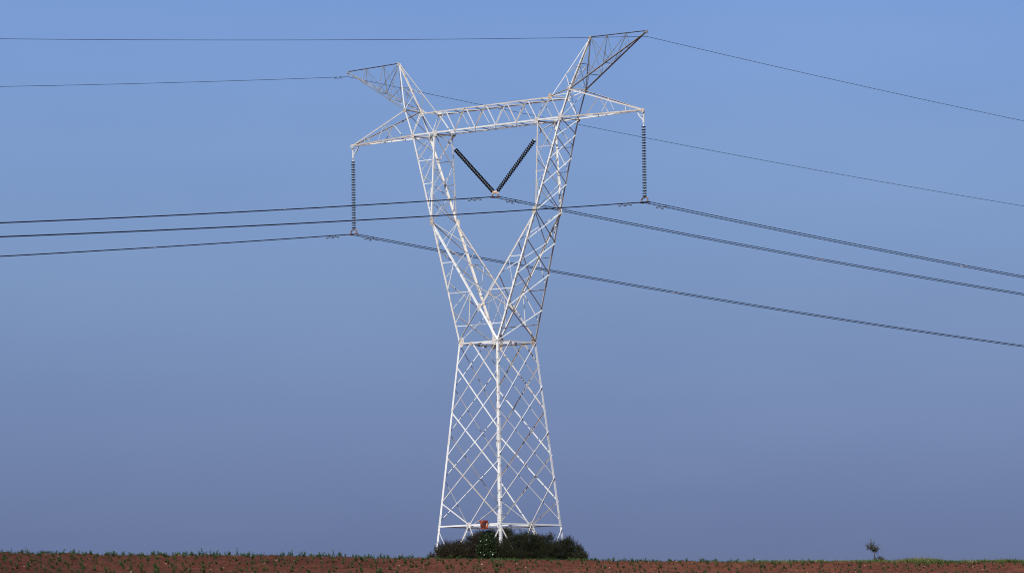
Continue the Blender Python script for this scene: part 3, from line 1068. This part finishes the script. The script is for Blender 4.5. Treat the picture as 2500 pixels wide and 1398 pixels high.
OLIVE = leaf_mat('olive_brown_leaves', [(0.0126, 0.0119, 0.0063), (0.0280, 0.0252, 0.0126), (0.0350, 0.0238, 0.0140), (0.0490, 0.0462, 0.0196)])
DARK = leaf_mat('dark_green_leaves', [(0.007, 0.008, 0.004), (0.014, 0.017, 0.007), (0.023, 0.027, 0.010), (0.050, 0.052, 0.021)])
BRIGHT = leaf_mat('glossy_bramble_leaves', [(0.0036, 0.0081, 0.0031), (0.0125, 0.0246, 0.0071), (0.0268, 0.0446, 0.0134), (0.0491, 0.0670, 0.0246)], rough=0.55)
GREY = leaf_mat('grey_green_leaves', [(0.022, 0.022, 0.016), (0.045, 0.048, 0.032), (0.080, 0.082, 0.058), (0.11, 0.10, 0.075)])
CROP = leaf_mat('crop_leaves', [(0.0115, 0.0288, 0.0072), (0.0245, 0.0540, 0.0130), (0.0432, 0.0792, 0.0216), (0.0756, 0.0972, 0.0324)])
GRASS = leaf_mat('grass_blades', [(0.030, 0.060, 0.012), (0.075, 0.105, 0.022), (0.120, 0.125, 0.040), (0.190, 0.165, 0.085)])
PETAL = plain('white_petals', (0.80, 0.80, 0.74), 0.6)
BARK = plain('dark_bark', (0.035, 0.027, 0.022), 0.9, 0, 0.4, 20)
STALK = plain('dry_stalk', (0.16, 0.13, 0.08), 0.9, 0, 0.3, 20)
STONE = plain('pale_field_stone', (0.42, 0.27, 0.20), 0.9, 0, 0.25, 10)


def shrub(name, label, y0, outline, mat, seed, per=900, size=(0.03, 0.06), depth=0.7, sprig=0.22):
    """outline: (px, py, rpx, rpy) lobes of the crown read off the photograph, set at distance y0"""
    s = y0 / F_PX
    cx = sum(o[0] for o in outline) / len(outline)
    b = at(cx, 1362, y0)
    base = Vector((b.x, y0, ground(b.x, y0) - 0.05))
    root = empty(name, base)
    blobs = []
    g = random.Random(seed)
    x0, x1 = min(o[0] for o in outline), max(o[0] for o in outline)
    outline = list(outline) + [(x0 + (x1 - x0) * (k + 0.5) / 5, 1359, (x1 - x0) / 8 + 3, 7) for k in range(5)]
    for (px, py, rx, ry) in outline:
        w = at(px, py, y0)
        blobs.append(((w.x - base.x, g.uniform(-0.4, 0.4) * depth, w.z - base.z), (rx * s, max(rx, ry) * s * depth, ry * s)))
    foliage('foliage', blobs, mat, root, per, size, seed, sprig)
    st = MB()
    for k in range(9):
        bl = g.choice(blobs)
        e = Vector(bl[0]) + Vector((g.uniform(-.5, .5) * bl[1][0], g.uniform(-.3, .3) * bl[1][1], g.uniform(-.2, .6) * bl[1][2]))
        a = Vector((e.x * 0.35 + g.uniform(-0.1, 0.1), g.uniform(-0.1, 0.1), 0))
        st.tube([a, a.lerp(e, 0.5) + Vector((g.uniform(-.06, .06), g.uniform(-.06, .06), 0.05)), e], [0.028, 0.018, 0.006], 5)
    st.build('stems', BARK, root)
    tag(root, label, 'shrub', 'shrubs around the pylon feet')
    return root, blobs


shrub('shrub', 'low dull olive brown shrub in front of the left foot of the pylon', 306.2,
      [(1082, 1345, 22, 17), (1102, 1343, 26, 21), (1124, 1341, 24, 20), (1052, 1358, 6, 6), (1076, 1353, 9, 11), (1092, 1353, 26, 12), (1136, 1350, 18, 14)], OLIVE, 3, 1900, (0.022, 0.046))
shrub('shrub', 'olive green shrub under the rusty notice, sloping up towards the middle leg', 306.6,
      [(1152, 1328, 18, 22), (1170, 1318, 20, 22), (1190, 1313, 20, 21), (1206, 1320, 17, 27), (1148, 1347, 18, 15), (1172, 1342, 22, 20)], OLIVE, 5, 1900, (0.022, 0.046))
fl, flb = shrub('flowering_bramble', 'green bramble dotted with small white flowers, left of the middle leg', 303.4,
                [(1186, 1326, 15, 17), (1196, 1314, 12, 12), (1180, 1343, 16, 17), (1202, 1341, 12, 18), (1190, 1353, 18, 10)], BRIGHT, 8, 1500, (0.04, 0.08), 0.6)
shrub('shrub', 'dark green shrub hiding the foot of the middle leg', 303.6,
      [(1226, 1341, 20, 22), (1212, 1348, 14, 15), (1250, 1333, 20, 27), (1272, 1326, 20, 27), (1240, 1352, 24, 12), (1268, 1354, 24, 12)], DARK, 13, 2100, (0.022, 0.048))
shrub('shrub', 'big rounded dark green shrub, the tallest right of the middle leg', 304.4,
      [(1292, 1322, 22, 24), (1312, 1326, 20, 22), (1330, 1330, 18, 21), (1300, 1345, 32, 18), (1285, 1355, 24, 10), (1325, 1357, 24, 10), (1343, 1310, 8, 8), (1338, 1345, 24, 18), (1350, 1356, 22, 11), (1352, 1342, 16, 18)], DARK, 21, 1959, (0.022, 0.048))
shrub('shrub', 'dark spreading shrub in front of the right foot, tapering down to the right', 306.0,
      [(1365, 1335, 20, 19), (1386, 1332, 16, 19), (1402, 1343, 15, 18), (1388, 1322, 6, 9), (1416, 1348, 10, 14), (1372, 1351, 26, 13), (1404, 1356, 18, 9)], DARK, 31, 1959, (0.022, 0.048))
shrub('shrub', 'small low dark shrub at the far right end of the thicket', 304.0,
      [(1421, 1356, 9, 9), (1430, 1361, 6, 5), (1413, 1359, 9, 7)], DARK, 33, 2100, (0.022, 0.048))
shrub('shrub', 'small bluish dark bush behind the middle leg under the base rail', 310.0,
      [(1238, 1297, 11, 9), (1228, 1304, 12, 12), (1246, 1306, 10, 10), (1236, 1325, 12, 18)], DARK, 41, 1819, (0.022, 0.048))
# flowers on the bramble
fw = MB()
g = random.Random(4)
for k in range(26):
    c_, r_ = g.choice(flb)
    th = g.uniform(-0.9, 0.9) * 1.5; ph = g.uniform(-0.3, 1.1)
    p = Vector((c_[0] + math.sin(th) * math.cos(ph) * r_[0] * 1.0, c_[1] - abs(math.cos(th)) * math.cos(ph) * r_[1] * 1.05, c_[2] + math.sin(ph) * r_[2]))
    d = Vector((g.uniform(-.8, .4), -1, g.uniform(0, 1))).normalized()
    u = d.orthogonal().normalized(); w = d.cross(u)
    rr = g.uniform(0.020, 0.042)
    for j in range(5):
        a = j * 2 * math.pi / 5
        e = u * math.cos(a) + w * math.sin(a); f_ = d.cross(e)
        fw.add([p, p + e * rr * 0.6 + f_ * rr * 0.45, p + e * rr + d * 0.006, p + e * rr * 0.6 - f_ * rr * 0.45], [(0, 1, 2, 3)])
fw.build('flowers', PETAL, fl)

# lone young tree on the brow at the right
yt = 305.0
tb = at(2136.5, 1368, yt)
troot = empty('young_tree', (tb.x, yt, ground(tb.x, yt)))
sP = yt / F_PX


def tl(px, py, dy=0.0):
    w = at(px, py, yt)
    return Vector((w.x - tb.x, dy, w.z - troot.location.z))


mb = MB()
mb.tube([tl(2136.5, 1372), tl(2136, 1360), tl(2134.5, 1352), tl(2133.5, 1346), tl(2131, 1338), tl(2129.5, 1330)], [0.035, 0.03, 0.022, 0.02, 0.014, 0.005], 7)
for e, dy in (((2122.5, 1336), .1), ((2126, 1333), -.15), ((2139, 1338), .12), ((2141, 1346), -.1), ((2136, 1333), .2)):
    mb.tube([tl(2133, 1345), tl((2133 + e[0]) / 2, (1345 + e[1]) / 2 + 1, dy * 0.4), tl(*e, dy)], [0.014, 0.009, 0.004], 5)
mb.build('trunk', BARK, troot)
foliage('crown', [(tl(2131, 1339), (6 * sP, 0.12, 4.5 * sP)), (tl(2129, 1331), (2.0 * sP, 0.06, 5 * sP)), (tl(2136, 1341), (4 * sP, 0.12, 5 * sP)), (tl(2121.5, 1336), (1.8 * sP, 0.06, 4.5 * sP)), (tl(2139.5, 1343), (2.4 * sP, 0.08, 4 * sP))],
        GREY, troot, 1700, (0.03, 0.055), 77, 0.45)
tag(troot, 'small lone dark sapling with a thin bent trunk on the skyline, far right', 'tree')

# tuft at its foot
q = at(2147, 1366, 305.2)
r_ = empty('weed_clump', (q.x, 305.2, ground(q.x, 305.2)))
foliage('foliage', [((0, 0, 0.10), (0.22, 0.15, 0.14)), ((0.15, 0, 0.05), (0.15, 0.1, 0.1))], OLIVE, r_, 2500, (0.03, 0.06), 51, 0.6)
tag(r_, 'brownish clump of weeds at the foot of the lone sapling', 'weed')


# grass strip with mound along the brow at the right; sparse weeds elsewhere
def blades(n, xf, yf, hf, seed, lean=0.35, width=0.012):
    g = np.random.default_rng(seed)
    x = xf(g, n); y = yf(g, n)
    z = H(x, y) + relief(x, y)
    h = hf(g, n, x)
    up = unit(np.stack([g.normal(size=n) * lean, g.normal(size=n) * lean, np.ones(n)], 1))
    C = np.stack([x, y, z - 0.01], 1) + up * (h * 0.5)[:, None]
    w = unit(np.cross(up, g.normal(size=(n, 3))))
    t = np.clip(0.5 + 0.9 * vnoise(x, y, 0.8, 91) + g.normal(size=n) * 0.18, 0, 1)
    return C, up * (h * 0.5)[:, None], w * (width * g.uniform(0.6, 1.6, n))[:, None], t


def xpx(px, y=303.0):
    return at(px, 1365, y).x


def strip_h(g, n, x):
    px = 1250 + x / 303 * F_PX - 0
    a = np.interp(px, [1700, 1850, 1960, 2060, 2120, 2160, 2200, 2240, 2290, 2340, 2400, 2500, 2600],
                  [0.05, 0.10, 0.13, 0.10, 0.15, 0.20, 0.15, 0.27, 0.30, 0.19, 0.19, 0.22, 0.2])
    return a * g.uniform(0.45, 1.15, n) * np.where(g.random(n) < 0.04, 1.7, 1.0)


C1 = blades(30000, lambda g, n: xpx(1700) + (xpx(2560) - xpx(1700)) * g.random(n) ** 0.8, lambda g, n: 300.6 + 5.5 * g.random(n), strip_h, 61)
quads('grass', *C1, GRASS)
tag(bpy.data.objects['grass'], 'strip of short green and straw grass along the brow on the right', 'grass', kind='stuff')
C2 = blades(5200, lambda g, n: g.uniform(-30, 31, n), lambda g, n: 299.6 + 4.5 * g.random(n) ** 1.2, lambda g, n, x: 0.05 + 0.16 * g.random(n) ** 2.5, 62, 0.4, 0.010)
q2 = quads('thin_weeds', *C2, CROP)
tag(q2, 'thin scattered weeds and shoots along the skyline of the field', 'weeds', kind='stuff')
C3 = blades(2600, lambda g, n: xpx(1045) + (xpx(1450) - xpx(1045)) * g.random(n), lambda g, n: 300.9 + 1.6 * g.random(n), lambda g, n, x: (0.03 + 0.17 * g.random(n)) * np.clip(0.5 + 2.2 * vnoise(x, x * 0, 0.7, 77), 0.1, 1.3), 63, 0.5, 0.014)
q3 = quads('green_verge', *C3, CROP)
tag(q3, 'low green growth along the foot of the shrubs', 'weeds', kind='stuff')
# white flower heads in the grass
g = np.random.default_rng(5)
fw = MB()
for k in range(46):
    px = g.choice([g.uniform(1840, 2060), g.uniform(2180, 2500), g.uniform(2300, 2500)])
    y = g.uniform(300.8, 304)
    x = xpx(px, y)
    z = ground(x, y) + g.uniform(0.06, 0.19)
    r = g.uniform(0.010, 0.022)
    fw.lathe([(0, r * 0.4), (r * 0.5, r), (r, r * 0.5)], 6, o=Vector((x, y, z + r)), ax=Vector((0, 0, -1)))
o = fw.build('white_flower_heads', PETAL)
tag(o, 'tiny white flower heads dotted through the grass on the right', 'flowers', kind='stuff')


# crop plants
def plant_mesh(seed, tall=False):
    g = np.random.default_rng(seed)
    Cs, Us, Ws, Ts = [], [], [], []
    h = g.uniform(0.13, 0.22) * (1.5 if tall else 1)
    for k in range(g.integers(3, 6) if not tall else 2):      # stems
        a = g.uniform(0, 6.28); ln = g.uniform(0.15, 0.55 if not tall else 0.2)
        tip = np.array([math.cos(a) * ln * h, math.sin(a) * ln * h, h * g.uniform(0.6, 1.1)])
        m_ = g.integers(7, 12)
        for j in range(m_):
            t = (j + 1) / m_
            p = tip * t
            u = unit((np.array([[0, 0, 0.5]]) + g.normal(size=(1, 3)) * 0.8))
            w = unit(np.cross(u, g.normal(size=(1, 3))))
            l = g.uniform(0.05, 0.09) * (1.15 - 0.5 * t)
            Cs.append(p[None] + u * l * 0.5); Us.append(u * l * 0.5); Ws.append(w * l * 0.36); Ts.append(np.clip([0.15 + 0.6 * t + g.normal() * 0.15], 0, 1))
        Cs.append((tip * 0.5)[None]); Us.append((tip * 0.5)[None]); Ws.append(np.array([[0.004, 0.0, 0.0]])); Ts.append(np.array([0.2]))
    C, U, Wd, T = (np.concatenate(q) for q in (Cs, Us, Ws, Ts))
    return C, U, Wd, T


variants = [plant_mesh(100 + k) for k in range(8)] + [plant_mesh(200 + k, True) for k in range(2)]
vmesh = [None] * len(variants)
spots = []
g = np.random.default_rng(17)
step = 0.62
Ri3 = np.array(CM.to_3x3().inverted())
for yy in np.arange(291.5, 305.0, step):
    for xx in np.arange(-29.0, 30.5, step):
        x = xx + g.uniform(-0.5, 0.5) * step; y = yy + g.uniform(-0.5, 0.5) * step
        dens = 0.80 + 0.9 * float(vnoise(np.array([x]), np.array([y]), 3.1, 44)[0]) + (0.12 if x < -4 else 0)
        if g.random() > dens: continue
        px = 1250 + F_PX * x / y
        if y > 301.2 and 1040 < px < 1445: continue
        if y > 300.6 and px > 1900 and g.random() < 0.7: continue
        z = ground(x, y)
        v = Ri3 @ np.array([x, y, z])
        u_, w_ = 1250 + F_PX * v[0] / -v[2], 699 - F_PX * v[1] / -v[2]
        if w_ > 1412 or u_ < -15 or u_ > 2515: continue
        s = g.uniform(0.50, 1.28) * (1.08 if x < 0 else 0.88)
        k = int(g.integers(0, 8)) if g.random() < 0.93 else int(g.integers(8, 10))
        spots.append((s * (1.3 if k > 7 else 1) / y, x, y, z, s, k, g.uniform(0, 6.28), w_))
spots.sort(key=lambda q: -q[0])
print('crop plants', len(spots))
ind, rest = spots[:300], spots[300:]
for (_, x, y, z, s, k, rz, w_) in ind:
    if vmesh[k] is None:
        o = quads('crop_plant', *variants[k], CROP)
        vmesh[k] = o.data
    else:
        o = bpy.data.objects.new('crop_plant', vmesh[k]); COL.objects.link(o)
    o.location = (x, y, z - 0.01); o.rotation_euler = (0, 0, rz); o.scale = (s, s, s)
    tag(o, 'one of the larger tufted green seedlings standing singly on the red soil', 'crop plant', 'larger green seedlings scattered over the field')
Cs, Us, Ws, Ts = [], [], [], []
for (_, x, y, z, s, k, rz, w_) in rest:
    C, U, Wd, T = variants[k]
    c_, s_ = math.cos(rz), math.sin(rz)
    M3 = np.array([[c_, -s_, 0], [s_, c_, 0], [0, 0, 1]]).T * s
    Cs.append(C @ M3 + np.array([x, y, z - 0.01])); Us.append(U @ M3); Ws.append(Wd @ M3); Ts.append(T)
# the crop goes on past both sides of the picture and down the slope
g = np.random.default_rng(23)
for yy in np.arange(262.0, 305.0, 1.25):
    for xx in np.arange(-75.0, 76.0, 1.25):
        if abs(xx) < 30 and yy > 291: continue
        x = xx + g.uniform(-0.6, 0.6); y = yy + g.uniform(-0.6, 0.6)
        z = ground(x, y)
        v = Ri3 @ np.array([x, y, z])
        if 699 - F_PX * v[1] / -v[2] < 1408 and abs(F_PX * v[0] / -v[2]) < 1265: continue
        k = int(g.integers(0, 8)); s = g.uniform(0.6, 1.4); rz = g.uniform(0, 6.28)
        C, U, Wd, T = variants[k]
        c_, s_ = math.cos(rz), math.sin(rz)
        M3 = np.array([[c_, -s_, 0], [s_, c_, 0], [0, 0, 1]]).T * s
        Cs.append(C @ M3 + np.array([x, y, z - 0.01])); Us.append(U @ M3); Ws.append(Wd @ M3); Ts.append(T)
if rest:
    o = quads('small_seedlings', *(np.concatenate(q) for q in (Cs, Us, Ws, Ts)), CROP)
    tag(o, 'the smaller green seedlings sprinkled over the red field', 'crop plants', kind='stuff')

# stalks sticking up from the brow
for px, top, lab in ((191, 1337, 'thin dry stalk sticking up from the brow, leftmost on the skyline'), (256, 1340, 'short dark upright stalk on the brow, second from the left edge'), (2153, 1327, 'tall hair thin stalk standing just right of the lone sapling'), (811, 1343, 'thin upright dry stalk on the brow between the left edge and the pylon')):
    y = 302.6
    q = at(px, 1358, y)
    z = ground(q.x, y)
    t_ = at(px + 1, top, y)
    mb = MB()
    mb.tube([(0, 0, -0.03), (0.01, 0, (t_.z - z) * 0.6), (0.02, 0, t_.z - z)], [0.009, 0.007, 0.004], 5)
    for k in range(7):
        zz = (t_.z - z) * (0.75 + 0.04 * k)
        mb.add([Vector((0.015, 0, zz)), Vector((0.015 + rng.uniform(-.03, .03), rng.uniform(-.02, .02), zz + 0.02)), Vector((0.02, 0, zz + 0.03))], [(0, 1, 2)])
    o = mb.build('dry_stalk', STALK)
    o.location = (q.x, y, z)
    tag(o, lab, 'stalk', 'stalks on the skyline')

# pale stones and clods
mb = MB()
g = random.Random(9)
for k in range(130):
    x = g.uniform(-29, 29); y = g.uniform(291.5, 301.5)
    r = g.uniform(0.012, 0.040) * (1 if g.random() < 0.9 else 1.5)
    z = ground(x, y)
    vs = []
    n1, n2 = 4, 6
    for i in range(n1 + 1):
        for j in range(n2):
            a = math.pi * i / n1; b_ = 2 * math.pi * j / n2
            k_ = r * g.uniform(0.75, 1.15)
            vs.append((x + k_ * math.sin(a) * math.cos(b_) * 1.3, y + k_ * math.sin(a) * math.sin(b_), z + k_ * math.cos(a) * 0.8 + r * 0.3))
    fs = [(i * n2 + j, (i + 1) * n2 + j, (i + 1) * n2 + (j + 1) % n2, i * n2 + (j + 1) % n2) for i in range(n1) for j in range(n2)]
    mb.add(vs, fs)
o = mb.build('stones', STONE)
tag(o, 'pale pinkish stones and clods lying on the red soil', 'stones', kind='stuff')

for o in bpy.data.objects:
    if o.type == 'CAMERA' or o.type == 'LIGHT': continue
